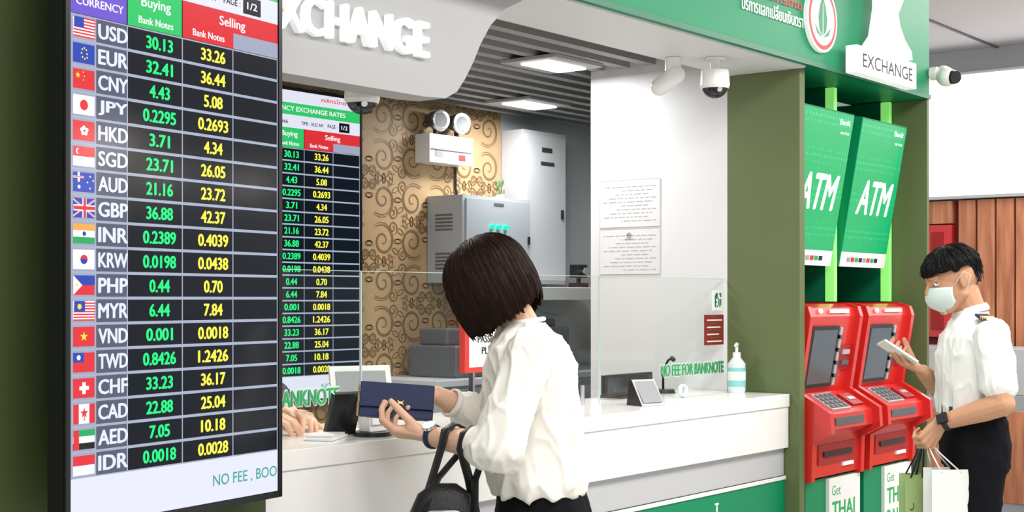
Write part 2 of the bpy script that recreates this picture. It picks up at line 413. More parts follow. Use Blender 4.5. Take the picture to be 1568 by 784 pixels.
for z0,z1 in ((1.725,1.925),(1.525,1.718)):
    b.box(5.036,5.0395,3.175,3.48,z0,z1,M['paperw'])
    b.box(5.035,5.0362,3.175,3.48,z0,z0+.001,M['lgrey']); b.box(5.035,5.0362,3.175,3.1765,z0,z1,M['lgrey']); b.box(5.035,5.0362,3.4785,3.48,z0,z1,M['lgrey']); b.box(5.035,5.0362,3.175,3.48,z1-.001,z1,M['lgrey'])
    for i in range(10):
        zz=z1-.03-i*.016
        ya=3.195+.02*(i%3); yb=3.46-.03*((i*7)%4)
        while ya<yb:
            l_=random.uniform(.01,.04); b.box(5.0345,5.0362,ya,min(yb,ya+l_),zz,zz+.003,M['lgrey']); ya+=l_+.008
b.cyl((5.0345,3.33,1.69),(5.0362,3.33,1.69),.012,.012,M['ink']); b.box(5.0340,5.0362,3.31,3.35,1.672,1.676,M['ink'])
b.build()

# ------------------------------------------------------------------ rate boards
rows=[('USD','30.13','33.26'),('EUR','32.41','36.44'),('CNY','4.43','5.08'),('JPY','0.2295','0.2693'),('HKD','3.71','4.34'),('SGD','23.71','26.05'),('AUD','21.16','23.72'),('GBP','36.88','42.37'),('INR','0.2389','0.4039'),('KRW','0.0198','0.0438'),('PHP','0.44','0.70'),('MYR','6.44','7.84'),('VND','0.001','0.0018'),('TWD','0.8426','1.2426'),('CHF','33.23','36.17'),('CAD','22.88','25.04'),('AED','7.05','10.18'),('IDR','0.0018','0.0028')]
W_,R_,B_,Y_,G_,O_,K_='white','fred','fblue','fyel','fgreen','forange','fblack'
FL={'USD':[(0,0,1,1,W_)]+[(0,i*2/13,1,(i*2+1)/13,R_) for i in range(7)]+[(0,.46,.45,1,B_)],
'EUR':[(0,0,1,1,B_)]+[('d',.5+.2*math.cos(k*.785)*.7,.5+.28*math.sin(k*.785),.05,Y_) for k in range(8)],
'CNY':[(0,0,1,1,R_),('s',.22,.68,.18,Y_),('d',.45,.85,.04,Y_),('d',.5,.65,.04,Y_),('d',.45,.45,.04,Y_)],
'JPY':[(0,0,1,1,W_),('d',.5,.5,.27,R_)],
'HKD':[(0,0,1,1,R_)]+[('d',.5+.16*math.cos(k*1.2566+1.57)*.7,.5+.16*math.sin(k*1.2566+1.57),.11,W_) for k in range(5)],
'SGD':[(0,0,1,.5,W_),(0,.5,1,1,R_),('d',.22,.75,.15,W_),('d',.27,.75,.13,R_)],
'AUD':[(0,0,1,1,B_),(0,.7,.5,.8,W_),(.2,.5,.3,1,W_),(0,.73,.5,.77,R_),('d',.25,.25,.1,W_),('d',.75,.2,.05,W_),('d',.75,.8,.05,W_),('d',.62,.5,.05,W_),('d',.88,.6,.05,W_)],
'GBP':[(0,0,1,1,B_),('x',W_,.11),('x',R_,.05),(0,.34,1,.66,W_),(.4,0,.6,1,W_),(0,.41,1,.59,R_),(.44,0,.56,1,R_)],
'INR':[(0,0,1,.33,G_),(0,.33,1,.67,W_),(0,.67,1,1,O_),('d',.5,.5,.12,B_)],
'KRW':[(0,0,1,1,W_),('d',.5,.5,.24,B_),('h',.5,.5,.24,R_)],
'PHP':[(0,0,1,.5,R_),(0,.5,1,1,B_),('t',W_),('d',.15,.5,.08,Y_)],
'MYR':[(0,0,1,1,W_)]+[(0,i/7,1,(i+.5)/7,R_) for i in range(7)]+[(0,.46,.5,1,B_),('d',.24,.72,.14,Y_)],
'VND':[(0,0,1,1,R_),('s',.5,.5,.26,Y_)],
'TWD':[(0,0,1,1,R_),(0,.5,.5,1,B_),('d',.25,.75,.13,W_)],
'CHF':[(0,0,1,1,R_),(.42,.2,.58,.8,W_),(.28,.4,.72,.6,W_)],
'CAD':[(0,0,1,1,W_),(0,0,.26,1,R_),(.74,0,1,1,R_),('s',.5,.54,.28,R_),(.48,.15,.52,.4,R_)],
'AED':[(0,0,1,.33,K_),(0,.33,1,.67,W_),(0,.67,1,1,G_),(0,0,.26,1,R_)],
'IDR':[(0,0,1,.5,W_),(0,.5,1,1,R_)]}
def board(name,origin,ax,sc,W,extra):
    mb=MB(name); ax=V(ax).normalized(); nrm=ax.cross(Z)
    o=V(origin); P=.0499
    def pt(x,z,l): return o+ax*x*sc+Z*z*sc+nrm*(.0004*l+.001)
    def q(x0,x1,z0,z1,m,l=1): mb.add([pt(x0,z0,l),pt(x1,z0,l),pt(x1,z1,l),pt(x0,z1,l)],[(0,1,2,3)],m)
    def dsk(cx,cz,r,m,l,a0=0,a1=2*math.pi):
        mb.add([pt(cx+r*math.cos(a0+(a1-a0)*i/20),cz+r*math.sin(a0+(a1-a0)*i/20),l) for i in range(20)],[tuple(range(20))],m)
    top=.25; bot=-.966
    q(0,W,bot,top,E['bg'],0)
    c=[0,.105*W,.242*W,.497*W,.754*W,W]
    q(0,c[2]-.003,.026,.104,E['purple'],1); q(c[2],c[3]-.003,.026,.104,E['ghead'],1); q(c[3],W,.026,.104,E['rhead'],1)
    q(c[4],W,.026,.060,E['lcell'],2)
    T=lambda s,x,z,h,w,m,al='C',bold=.02,l=4: mb.text(s,pt(x,z,l),ax,Z,m,h=h*sc,w=w*sc if w else None,align=al,bold=bold)
    T('CURRENCY',(c[2])/2,.044,.016,.125,E['white'])
    T('Buying',(c[2]+c[3])/2,.064,.027,.085,E['white']); T('Bank Notes',(c[2]+c[3])/2,.035,.015,.10,E['white'])
    T('Selling',(c[3]+W)/2,.065,.027,.085,E['white']); T('Bank Notes',(c[3]+c[4])/2,.035,.015,.10,E['white'])
    q(0,W,.104,.155,E['foot'],1)
    T('DATE : 11 Dec 2566',.02,.120,.014,.2,E['bg'],'L'); T('TIME : 10:52 AM',.29,.120,.014,.12,E['bg'],'L')
    q(.50,.56,.110,.148,E['bg'],2)
    T('PAGE :',.435,.121,.015,.055,E['bg'],'L'); T('1/2',.53,.121,.016,.035,E['white'])
    q(0,W,.155,.202,E['ghead'],1); T('CURRENCY EXCHANGE RATES',W/2,.17,.019,.45,E['white'])
    q(0,W,.202,.25,E['foot'],1); T('กสิกรไทย',W-.08,.222,.018,.14,E['rhead'],'R'); dsk(W-.04,.226,.018,E['ghead'],2)
    dsk(W-.04,.226,.013,E['white'],3)
    for i,(cd,bu,se) in enumerate(rows):
        z=-i*P; h=P*.5
        q(0,W,z-h,z+h,E['grid'],1)
        q(0,c[1]-.002,z-h+.002,z+h-.002,E['lcell'],2)
        q(c[1],c[2]-.003,z-h+.0025,z+h-.0025,E['ccell'],2)
        for a in (2,3,4): q(c[a],c[a+1]-.003,z-h+.003,z+h-.003,E['bg'],2)
        fx0,fx1,fz0,fz1=.005,.060,z-.019,z+.019; fw=fx1-fx0; fh=fz1-fz0
        l=3
        for s in FL[cd]:
            l+=1
            if s[0]=='d': dsk(fx0+s[1]*fw,fz0+s[2]*fh,s[3]*fh,E[s[4]],l)
            elif s[0]=='h': dsk(fx0+s[1]*fw,fz0+s[2]*fh,s[3]*fh,E[s[4]],l,0,math.pi)
            elif s[0]=='s':
                ps=[pt(fx0+s[1]*fw,fz0+s[2]*fh,l)]+[pt(fx0+s[1]*fw+s[3]*fh*(1 if k%2==0 else .42)*math.sin(k*math.pi/5),fz0+s[2]*fh+s[3]*fh*(1 if k%2==0 else .42)*math.cos(k*math.pi/5),l) for k in range(10)]
                mb.add(ps,[(0,1+(k+1)%10,1+k) for k in range(10)],E[s[4]])
            elif s[0]=='t': mb.add([pt(fx0,fz0,l),pt(fx0+fw*.42,z,l),pt(fx0,fz1,l)],[(0,1,2)],E[s[1]])
            elif s[0]=='x':
                w=s[2]
                for (xa,za,xb,zb) in ((0,0,1,1),(0,1,1,0)):
                    mb.add([pt(fx0+xa*fw,fz0+fh*min(1,max(0,za-w)),l),pt(fx0+xb*fw,fz0+fh*min(1,max(0,zb-w)),l),pt(fx0+xb*fw,fz0+fh*min(1,zb+w),l),pt(fx0+xa*fw,fz0+fh*min(1,za+w),l)],[(0,1,2,3)],E[s[1]])
            else: q(fx0+s[0]*fw,fx0+s[2]*fw,fz0+s[1]*fh,fz0+s[3]*fh,E[s[4]],l)
        T(cd,(c[1]+c[2])/2+.002,z-.015,.030,.080,E['code'],bold=.035)
        for s,cc,m in ((bu,(c[2]+c[3])/2+.01,'buy'),(se,(c[3]+c[4])/2+.014,'sell')):
            mb.text(s,pt(cc,z-.0135,4),ax,Z,E[m],h=.027*sc,w=(.0180*len(s.replace('.',''))+.006)*sc,align='C',bold=.04)
    q(0,W,bot,-.873,E['foot'],1)
    T('NO FEE , BOO',W-.004,-.935,.028,.215,E['ftxt'],'R',bold=.008)
    c0=o+ax*(W/2*sc)+Z*((top+bot)/2*sc)
    th=extra
    mb.obox(c0-nrm*(th/2+.001),ax,nrm,Z,W/2*sc+.014,th/2,(top-bot)/2*sc+.016,M['black'])
    for sx in (-1,1): mb.obox(c0+ax*sx*(W/2*sc+.008),ax,nrm,Z,.006,.004,(top-bot)/2*sc+.014,M['black'])
    for sz in (-1,1): mb.obox(c0+Z*sz*((top-bot)/2*sc+.008),ax,nrm,Z,W/2*sc+.014,.004,.007,M['black'])
    mb.obox(c0-nrm*(th+.012),ax,nrm,Z,.15,.012,.15,M['dgrey'])
    return mb.build()
board('exchange_rate_display',(1.622,2.355,1.946),(.9895,.1445,0),1.0,.62,.045)
board('exchange_rate_display',(4.04,4.62,2.056),(1,0,0),1.12,.62,.04)

# ------------------------------------------------------------------ booth interior items
b=MB('electrical_cabinet'); b.box(5.29,5.83,4.466,4.695,1.50,1.93,M['grey']); b.box(5.31,5.815,4.456,4.466,1.515,1.915,M['grey'])
for k in range(5): b.box(5.286,5.291,4.53,4.64,1.83-k*.018,1.838-k*.018,M['dgrey']); b.box(5.286,5.291,4.53,4.64,1.64-k*.018,1.648-k*.018,M['dgrey'])
for k in range(3):
    for j in range(2): b.cyl((5.50+k*.055,4.456,1.78-j*.05),(5.50+k*.055,4.44,1.78-j*.05),.013,.011,M['led'] ,16)
b.box(5.795,5.81,4.448,4.456,1.70,1.74,M['black']); b.box(5.52,5.60,4.454,4.456,1.885,1.90,M['dgrey'])
b.build(bevel=.004)
b=MB('tall_wall_cabinet'); b.box(5.88,6.26,4.55,4.695,1.50,2.31,M['lgrey']); b.box(5.90,6.245,4.54,4.55,1.52,2.29,M['lgrey'])
b.box(6.03,6.12,4.537,4.54,2.20,2.225,M['inkd']); b.box(6.02,6.14,4.537,4.54,2.13,2.15,M['inkd']); b.box(6.20,6.215,4.53,4.54,1.85,1.9,M['black']); b.build(bevel=.004)
b=MB('emergency_light'); b.box(5.20,5.53,4.60,4.695,2.09,2.23,M['white']); b.box(5.42,5.47,4.598,4.60,2.11,2.14,M['redsign']); b.box(5.24,5.30,4.598,4.60,2.12,2.15,M['ink'])
b.box(5.21,5.52,4.59,4.60,2.155,2.157,M['lgrey'])
for x in (5.30,5.46):
    b.cyl((x,4.65,2.23),(x,4.65,2.27),.012,.012,M['black']); b.cyl((x,4.68,2.31),(x-.02,4.60,2.30),.035,.055,M['dgrey'],24); b.cyl((x-.02,4.60,2.30),(x-.022,4.592,2.30),.055,.05,M['chrome'],24)
    b.cyl((x-.022,4.592,2.30),(x-.0225,4.590,2.30),.036,.036,M['ink'],24)
b.tube([(5.5,4.69,2.09),(5.5,4.69,1.98),(5.52,4.69,1.93)],.006,M['black'])
b.build(bevel=.003)
b=MB('wall_shelf'); b.box(5.62,6.55,4.25,4.695,1.415,1.48,M['white']); b.build(bevel=.003)
b=MB('back_office_cabinet'); b.box(4.85,6.5,4.25,4.69,0,1.02,M['grey'])
for i in range(3): b.box(4.88+i*.55,5.38+i*.55,4.24,4.25,.08,.98,M['grey'])
b.box(4.82,6.52,4.22,4.69,1.02,1.05,M['lgrey']); b.build(bevel=.003)
b=MB('counting_machine'); b.box(5.55,5.95,4.3,4.6,1.05,1.28,M['dgrey']); b.box(5.58,5.92,4.28,4.3,1.10,1.2,M['black']); b.box(5.6,5.9,4.35,4.55,1.28,1.32,M['black']); b.build(bevel=.01)
b=MB('desktop_printer'); b.box(5.05,5.42,4.3,4.6,1.05,1.20,M['dgrey']); b.box(5.1,5.36,4.28,4.3,1.10,1.13,M['black']); b.box(5.1,5.36,4.4,4.58,1.20,1.28,M['dgrey']); b.build(bevel=.01)
b=MB('black_webcam'); b.box(6.02,6.12,4.3,4.36,1.48,1.505,M['black']); b.box(6.03,6.11,4.30,4.36,1.53,1.60,M['black']); b.cyl((6.07,4.33,1.505),(6.07,4.33,1.53),.012,.012,M['black']); b.cyl((6.07,4.30,1.565),(6.07,4.28,1.565),.02,.02,M['chrome']); b.build(bevel=.004)
b=MB('potted_sprig')
b.cyl((5.70,4.56,1.93),(5.70,4.56,1.955),.018,.022,M['white'])
for i in range(16):
    a=i*2.4; r=.01+.02*random.random(); zt=1.97+.06*random.random(); p=V((5.70+r*math.cos(a),4.56+r*math.sin(a),zt))
    b.cap((5.70,4.56,1.95),.001,p,.0008,M['leafg'],6); b.ell(p,(.007,.003,.012),M['leafg'],nu=8,nv=6)
b.build()
def dome(name,c,r,bracket=None):
    b=MB(name); c=V(c)
    b.cyl(c+Z*.055,c+Z*.0,r*1.05,r*1.12,M['white'],28); b.ell(c,(r,r,r*.95),M['dome']); b.ell(c,(r*.55,r*.55,r*.55),M['black']); b.cyl(c-Z*.0,c-Z*.012,r*1.12,r*1.02,M['white'],28)
    b.cyl(c+V((-r*.3,-r*.4,-r*.2)),c+V((-r*.55,-r*.75,-r*.4)),r*.2,r*.2,M['chrome'],12)
    if bracket:
        b.cyl(c+Z*.05,V(bracket),.018,.02,M['white'],14); b.cyl(V(bracket)-Z*.008,V(bracket),.04,.04,M['white'],20)
    return b.build()
dome('dome_security_camera',(4.63,2.68,2.215),.05,(4.63,2.68,2.317))
b=MB('bullet_security_camera'); b.cyl((4.53,2.8,2.317),(4.53,2.8,2.27),.03,.03,M['white']); b.cap((4.52,2.78,2.25),.034,(4.50,2.84,2.21),.034,M['white'],20); b.build()
dome('dome_security_camera',(2.90,2.82,1.985),.045,(2.90,2.82,2.317))
dome('dome_security_camera',(3.55,3.3,2.33),.045,(3.55,3.3,2.398))
b=MB('bullet_security_camera'); b.cyl((6.24,2.46,2.44),(6.24,2.491,2.44),.03,.03,M['white']); b.cap((6.28,2.45,2.44),.040,(6.24,2.42,2.42),.043,M['white'],20); b.cyl((6.235,2.385,2.415),(6.225,2.37,2.412),.032,.028,M['black'],20); b.build()

# counter-top objects
b=MB('hand_sanitizer_bottle')
c=V((4.965,2.775,1.0502))
for z0,z1,r0,r1,m in ((0,.012,.032,.035,'bottle'),(.012,.115,.035,.035,'bottle'),(.115,.14,.035,.016,'bottle'),(.14,.16,.016,.016,'white'),(.16,.185,.006,.006,'white')):
    b.cyl(c+Z*z0,c+Z*z1,r0,r1,M[m],24)
b.cyl(c+Z*.025,c+Z*.10,.0356,.0356,M['gel'],24); b.cyl(c+Z*.05,c+Z*.085,.0358,.0358,M['paper'],24)
b.cap(c+Z*.19,.009,c+V((-.03,-.01,.186)),.005,M['white']); b.build()
b=MB('card_terminal')
b.M=Matrix.Translation((4.19,2.70,1.05))@Matrix.Rotation(-.35,4,'Z')
b.prism([(-.045,0),(.045,0),(.03,.085),(.018,.09)],-.05,.05,M['lgrey'],lambda p,q,t:(t,p,q))
b.add([(-.042,-.0422,.012),(.042,-.0422,.012),(.042,.013,.083),(-.042,.013,.083)],[(0,1,2,3)],M['ink'])
b.add([(-.051,-.045,0),(-.051,.045,0),(-.051,.03,.085),(-.051,.018,.09)],[(0,1,2,3)],M['black'])
b.build(bevel=.003)
b=MB('desk_monitor')
b.box(4.32,4.64,2.96,2.98,1.06,1.14,M['black']); b.box(4.33,4.63,2.958,2.961,1.07,1.13,M['screenoff']); b.box(4.4,4.5,2.94,3.04,1.05,1.06,M['black']); b.build(bevel=.003)
b=MB('gooseneck_microphone'); b.cyl((4.78,3.0,1.05),(4.78,3.0,1.065),.05,.045,M['black']); b.tube([(4.78,3.0,1.06),(4.78,3.0,1.14),(4.77,2.97,1.18),(4.75,2.94,1.19)],.005,M['black']); b.cap((4.75,2.94,1.19),.009,(4.735,2.925,1.185),.009,M['black']); b.build()
b=MB('desk_tape_roll'); b.tube([(4.60+.022*math.cos(k/20*6.283),2.80,1.076+.022*math.sin(k/20*6.283)) for k in range(20)],(.004,.010),M['bottle'],8,close=True,flat=(1,0,0)); b.build()
b=MB('white_tablet_stand')
b.M=Matrix.Translation((3.02,2.94,1.05))@Matrix.Rotation(-.45,4,'Z')
b.obox((0,0,.11),(1,0,0),(0,.95,-.3),(0,.3,.95),.095,.006,.065,M['white']); b.obox((0,-.0072,.112),(1,0,0),(0,.95,-.3),(0,.3,.95),.078,.0012,.048,M['ink']); b.obox((0,.03,.03),(1,0,0),(0,1,0),(0,0,1),.05,.04,.03,M['white']); b.build(bevel=.003)
b=MB('payment_terminal_stand')
b.cyl((2.80,2.68,1.05),(2.80,2.68,1.062),.055,.055,M['black'],28); b.box(2.765,2.835,2.66,2.70,1.062,1.15,M['white']); b.box(2.77,2.83,2.655,2.66,1.08,1.14,M['paper']);
b.obox((2.745,2.74,1.11),(1,-.3,0),(.3,1,.3),(0,-.3,1),.045,.01,.06,M['black'])
b.build(bevel=.004)
b=MB('paper_slip'); b.M=Matrix.Translation((2.66,2.72,1.051))@Matrix.Rotation(.5,4,'Z'); b.box(-.07,.07,-.04,.04,0,.006,M['paper']); b.box(-.06,.06,-.035,.035,.006,.012,M['paperw']); b.build()
b=MB('desk_lamp_base'); b.cyl((3.95,3.0,1.05),(3.95,3.0,1.07),.05,.05,M['bottle']); b.tube([(3.95+.05*math.cos(a/10*math.pi),3.0,1.07+.07*math.sin(a/10*math.pi)) for a in range(11)],.006,M['chrome']); b.build()

# ------------------------------------------------------------------ ATMs
def atm(x0):
    w=.485; x1=x0+w
    b=MB('cash_machine')
    pr=[(2.92,.71),(2.92,1.40),(2.60,1.40),(2.555,1.385),(2.545,1.35),(2.60,1.04),(2.47,.965),(2.465,.905),(2.53,.87),(2.535,.71)]
    fy=lambda p,q,t:(t,p,q)
    b.prism(pr,x0+.03,x1-.03,M['red'],fy)
    ck=[(2.92,.70),(2.92,1.405),(2.59,1.405),(2.535,1.39),(2.522,1.35),(2.57,1.05),(2.44,.975),(2.435,.895),(2.515,.85),(2.52,.70)]
    b.prism(ck,x0,x0+.03,M['red'],fy); b.prism(ck,x1-.03,x1,M['red'],fy)
    a=V((0,2.545,1.35)); c=V((0,2.60,1.04)); up=(a-c).normalized(); nn=V((1,0,0)).cross(up).normalized()
    if nn.y>0: nn=-nn
    L=(a-c).length
    def onface(xa,xb,s0,s1,h,m): 
        cc=c+up*((s0+s1)/2*L); cc.x=(xa+xb)/2
        b.obox(cc+nn*h/2,X,nn,up,(xb-xa)/2,h/2,(s1-s0)/2*L,m)
    onface(x0+.06,x0+.30,.08,.88,.012,M['black']); onface(x0+.075,x0+.285,.13,.83,.0135,M['atmscr'])
    onface(x0+.305,x0+.325,.1,.86,.016,M['silver'])
    onface(x0+.34,x1-.045,.30,.62,.010,M['redd']); onface(x0+.36,x1-.06,.36,.42,.018,M['dgrey']); onface(x0+.36,x1-.06,.5,.56,.016,M['silver'])
    for k in range(4): onface(x0+.305,x0+.325,.2+k*.17,.25+k*.17,.02,M['dgrey'])
    b.cyl((x0+.13,2.549,1.372),(x0+.13,2.538,1.372),.010,.010,M['txtwhite'])
    b.box(x0+.22,x1-.1,2.538,2.548,1.364,1.378,M['txtwhite'])
    a2=V((0,2.60,1.04)); c2=V((0,2.47,.965)); u2=(a2-c2).normalized(); n2=V((0,-u2.z,u2.y)); 
    if n2.z<0: n2=-n2
    cc=(a2+c2)/2; cc.x=x0+.20; b.obox(cc+n2*.004,X,n2,u2,.085,.005,.055,M['silver'])
    for i in range(4):
        for j in range(4):
            p=cc+X*(-.06+i*.04)+u2*(-.038+j*.025)+n2*.011; b.obox(p,X,n2,u2,.014,.003,.009,M['dgrey'])
    cc=(a2+c2)/2; cc.x=x0+.38; b.obox(cc+n2*.004,X,n2,u2,.05,.006,.04,M['redd']); b.obox(cc+n2*.011,X,n2,u2,.03,.003,.01,M['silver'])
    b.box(x0+.10,x0+.36,2.462,2.468,.92,.95,M['dgrey'])
    b.box(x0+.08,x0+.42,2.528,2.536,.76,.84,M['redd']); b.box(x0+.12,x0+.38,2.522,2.53,.79,.81,M['black'])
    b.box(x0+.30,x0+.40,2.526,2.534,.74,.755,M['paper'])
    b.box(x0+.01,x1-.01,2.55,2.92,0,.70,M['green'])
    b.box(x0+.19,x1-.005,2.535,2.55,.05,.695,M['paper'])
    cx=x0+.215
    b.text('Get',(cx,2.5345,.625),X,Z,M['txtgreen'],h=.04,w=.08)
    for i,t in enumerate(('THAI','BAHT','HERE')): b.text(t,(cx,2.5345,.53-i*.095),X,Z,M['txtgreen'],h=.07,w=.215,bold=.03)
    return b.build(bevel=.004)
atm(5.10); atm(5.64)
def dotmat():
    m=mat('green_sign_face',(.0,.36,.14),.35,emit=.4,ecol=(0,.45,.17)); nt=m.node_tree; b=nt.nodes['Principled BSDF']; L=nt.links.new
    tc=nt.nodes.new('ShaderNodeTexCoord'); vo=nt.nodes.new('ShaderNodeTexVoronoi'); vo.inputs['Scale'].default_value=38; vo.inputs['Randomness'].default_value=.15
    L(tc.outputs['Object'],vo.inputs['Vector']); r=nt.nodes.new('ShaderNodeValToRGB'); r.color_ramp.elements[0].color=(.02,.46,.20,1); r.color_ramp.elements[1].color=(0,.33,.12,1)
    r.color_ramp.elements[0].position=.15; r.color_ramp.elements[1].position=.3; L(vo.outputs['Distance'],r.inputs[0]); L(r.outputs[0],b.inputs['Base Color']); L(r.outputs[0],b.inputs['Emission Color']); return m
M['gsign']=dotmat()
def atmsign(x0):
    b=MB('lit_machine_sign'); w=.47
    T=V((0,2.55,2.19)); B=V((0,2.66,1.56)); up=(T-B).normalized(); nn=V((0,-up.z,up.y)).normalized(); L=(T-B).length
    cx=x0+w/2
    c=(T+B)/2; c.x=cx
    b.obox(c-nn*.02,X,nn,up,w/2,.02,L/2,M['green'])
    g=(T*.545+B*.455); g.x=cx; b.obox(g,X,nn,up,w/2-.004,.002,L*.445,M['gsign'])
    g=(T*.05+B*.95); g.x=cx; b.obox(g,X,nn,up,w/2-.004,.002,L*.05,M['paper'])
    for i in range(8): 
        p=B+up*L*.05; p.x=x0+.08+i*.04; b.obox(p+nn*.003,X,nn,up,.015,.001,.009,[M['ink'],M['redsign'],M['txtgreen'],M['navy']][i%4])
    p=B+up*L*.36+nn*.004; p.x=cx+.01; b.text('ATM',p,X,up,M['lit'],h=.15,w=.35,align='C',bold=.03,shear=.25)
    p=B+up*L*.92+nn*.004; p.x=x0+w-.03; b.text('Bank',p,X,up,M['lit'],h=.022,w=.1,align='R',bold=.02)
    p=B+up*L*.86+nn*.004; p.x=x0+w-.03; b.text('service',p,X,up,M['txtwhite'],h=.014,w=.08,align='R')
    b.box(x0+.05,x0+.09,2.66,2.975,1.8,1.84,M['dgrey']); b.box(x0+w-.09,x0+w-.05,2.66,2.975,1.8,1.84,M['dgrey'])
    return b.build(bevel=.002)
atmsign(5.09); atmsign(5.64)
for xx in (5.595,6.165):
    b=MB('lit_divider_fin'); b.box(xx,xx+.03,2.66,2.70,1.41,2.32,M['greenl']); b.box(xx+.003,xx+.027,2.70,2.975,1.41,2.32,M['greend']); b.build()

# ------------------------------------------------------------------ far concourse background
b=MB('wall_concourse'); b.box(10,10.1,-5,8,0,3.2,M['lgrey']); b.build()
b=MB('illuminated_light_box'); b.box(9.85,9.995,-1.5,4.8,2.13,3.02,M['lgrey']); b.box(9.84,9.85,-1.45,4.75,2.15,3.0,M['litbox']); b.build()
b=MB('wood_slat_panel')
yy=-1.5
while yy<3.7: b.box(9.90,9.97,yy,yy+.12,.0,2.12,M['wood']); yy+=.135
b.box(9.97,9.995,-1.5,4.8,.0,2.12,M['maroon']); b.box(9.90,9.97,3.80,4.8,1.96,2.12,M['wood']); b.build()
b=MB('red_display_panel'); b.box(9.90,9.965,3.80,4.7,1.15,1.95,M['red']); b.box(9.895,9.90,3.86,3.95,1.2,1.9,M['redd']); b.build()
b=MB('information_desk'); b.box(8.2,8.9,-.5,2.55,0,.98,M['lgrey']); b.box(8.15,8.95,-.55,2.6,.98,1.03,M['white']); b.box(8.18,8.2,-.4,2.5,.1,.5,M['wood']); b.build(bevel=.01)
b=MB('hand_sanitizer_bottle'); c=V((8.3,2.50,1.031)); 
for z0,z1,r0,r1,m in ((0,.17,.045,.045,'white'),(.17,.21,.045,.015,'white'),(.21,.27,.01,.01,'white')): b.cyl(c+Z*z0,c+Z*z1,r0,r1,M[m],20)
b.cap(c+Z*.27,.014,c+V((-.02,.04,.265)),.008,M['white']); b.build()
b=MB('luggage_trolley_rack'); b.box(9.2,9.7,2.9,4.6,.02,.8,M['grey']); b.box(9.2,9.7,2.9,4.6,.8,1.1,M['lgrey']); b.box(9.19,9.2,3.0,4.5,.1,.7,M['wood']); b.build(bevel=.01)
for (x,y_,z_) in ((8.3,-2.2,2.35),(9.2,-2.0,2.35),(8.8,-3.2,2.30),(7.2,-2.0,2.45),(6.4,-1.2,2.35)):  # unseen lamps added out of frame to give the rate board reflections
    b=MB('reflection_pendant'); b.cyl((x,y_,z_+.12),(x,y_,3.19),.006,.006,M['black'],8); b.cyl((x,y_,z_+.12),(x,y_,z_+.02),.03,.12,M['dgrey'],24,False); b.ell((x,y_,z_+.02),(.075,.075,.09),M['reflbulb']); b.build()

# ------------------------------------------------------------------ people
def bake(name,mb,material,voxel,it,parent,disp=None):
    tmp=mb.build(); 
    r=tmp.modifiers.new('r','REMESH'); r.mode='VOXEL'; r.voxel_size=voxel; r.use_smooth_shade=True
    if it: s=tmp.modifiers.new('s','SMOOTH'); s.factor=.5; s.iterations=it
    dg=bpy.context.evaluated_depsgraph_get(); me=bpy.data.meshes.new_from_object(tmp.evaluated_get(dg))
    old=tmp.data; bpy.data.objects.remove(tmp); bpy.data.meshes.remove(old)
    if disp:
        ns=[v.normal.copy() for v in me.vertices]
        for v,n in zip(me.vertices,ns): v.co+=n*disp(v.co)
    me.materials.clear(); me.materials.append(material)
    for p in me.polygons: p.use_smooth=True; p.material_index=0
    me.name=name; ob=bpy.data.objects.new(name,me); COL.objects.link(ob); ob.parent=parent
    return ob
def ortho(d,n):
    d=V(d).normalized(); n=V(n); n=(n-d*n.dot(d)).normalized(); return d,n
def hand(mb,w,d,n,sgn,m,curl=(25,35,25),sc=1.0,thumb=(.55,.75,.3),tb=(15,20),spread=1):
    w=V(w); d,n=ortho(d,n); s=d.cross(n)*sgn
    K=[(.027,.084,(.042,.026,.020),.0088),(.009,.088,(.046,.029,.021),.009),(-.010,.085,(.042,.027,.020),.0086),(-.028,.077,(.034,.021,.018),.0076)]
    for i,(o,kd,ln,r) in enumerate(K):
        k=w+(d*kd+s*o*1.05+n*(-.004 if i in(1,2) else 0))*sc
        mb.cap(w+s*o*.55*sc+d*.012*sc,.0135*sc,k,r*1.25*sc,m,12)
        mb.cap(w+(s*o*.7+d*.03+n*.006)*sc,.012*sc,w+(s*o*.95+d*.065+n*.005)*sc,.009*sc,m,12)
        a=0; p=k
        cu=curl[i] if hasattr(curl[0],'__len__') else curl
        for j in range(3):
            a+=math.radians(cu[j]); dd=(d*math.cos(a)+n*math.sin(a)+s*o*(.9*spread if j==0 else .4*spread)).normalized()
            q=p+dd*ln[j]*sc; mb.cap(p,r*(1,.93,.86)[j]*sc,q,r*(.93,.86,.74)[j]*sc,m,12); p=q
    mb.cap(w+(d*.012+s*.014+n*.004)*sc,.015*sc,w+(d*.045+s*.028+n*.012)*sc,.0145*sc,m,12)
    p=w+(d*.03+s*.024+n*.010)*sc; t=(d*thumb[0]+s*thumb[1]+n*thumb[2]).normalized()
    q=p+t*.036*sc; mb.cap(p,.0135*sc,q,.0112*sc,m,12)
    for j,(l,r0,r1) in enumerate(((.031,.0108,.0098),(.026,.0098,.0078))):
        t=(t+d*math.tan(math.radians(tb[j]))*.9+n*math.tan(math.radians(tb[j]))*.6).normalized(); p=q; q=p+t*l*sc; mb.cap(p,r0*sc,q,r1*sc,m,12)
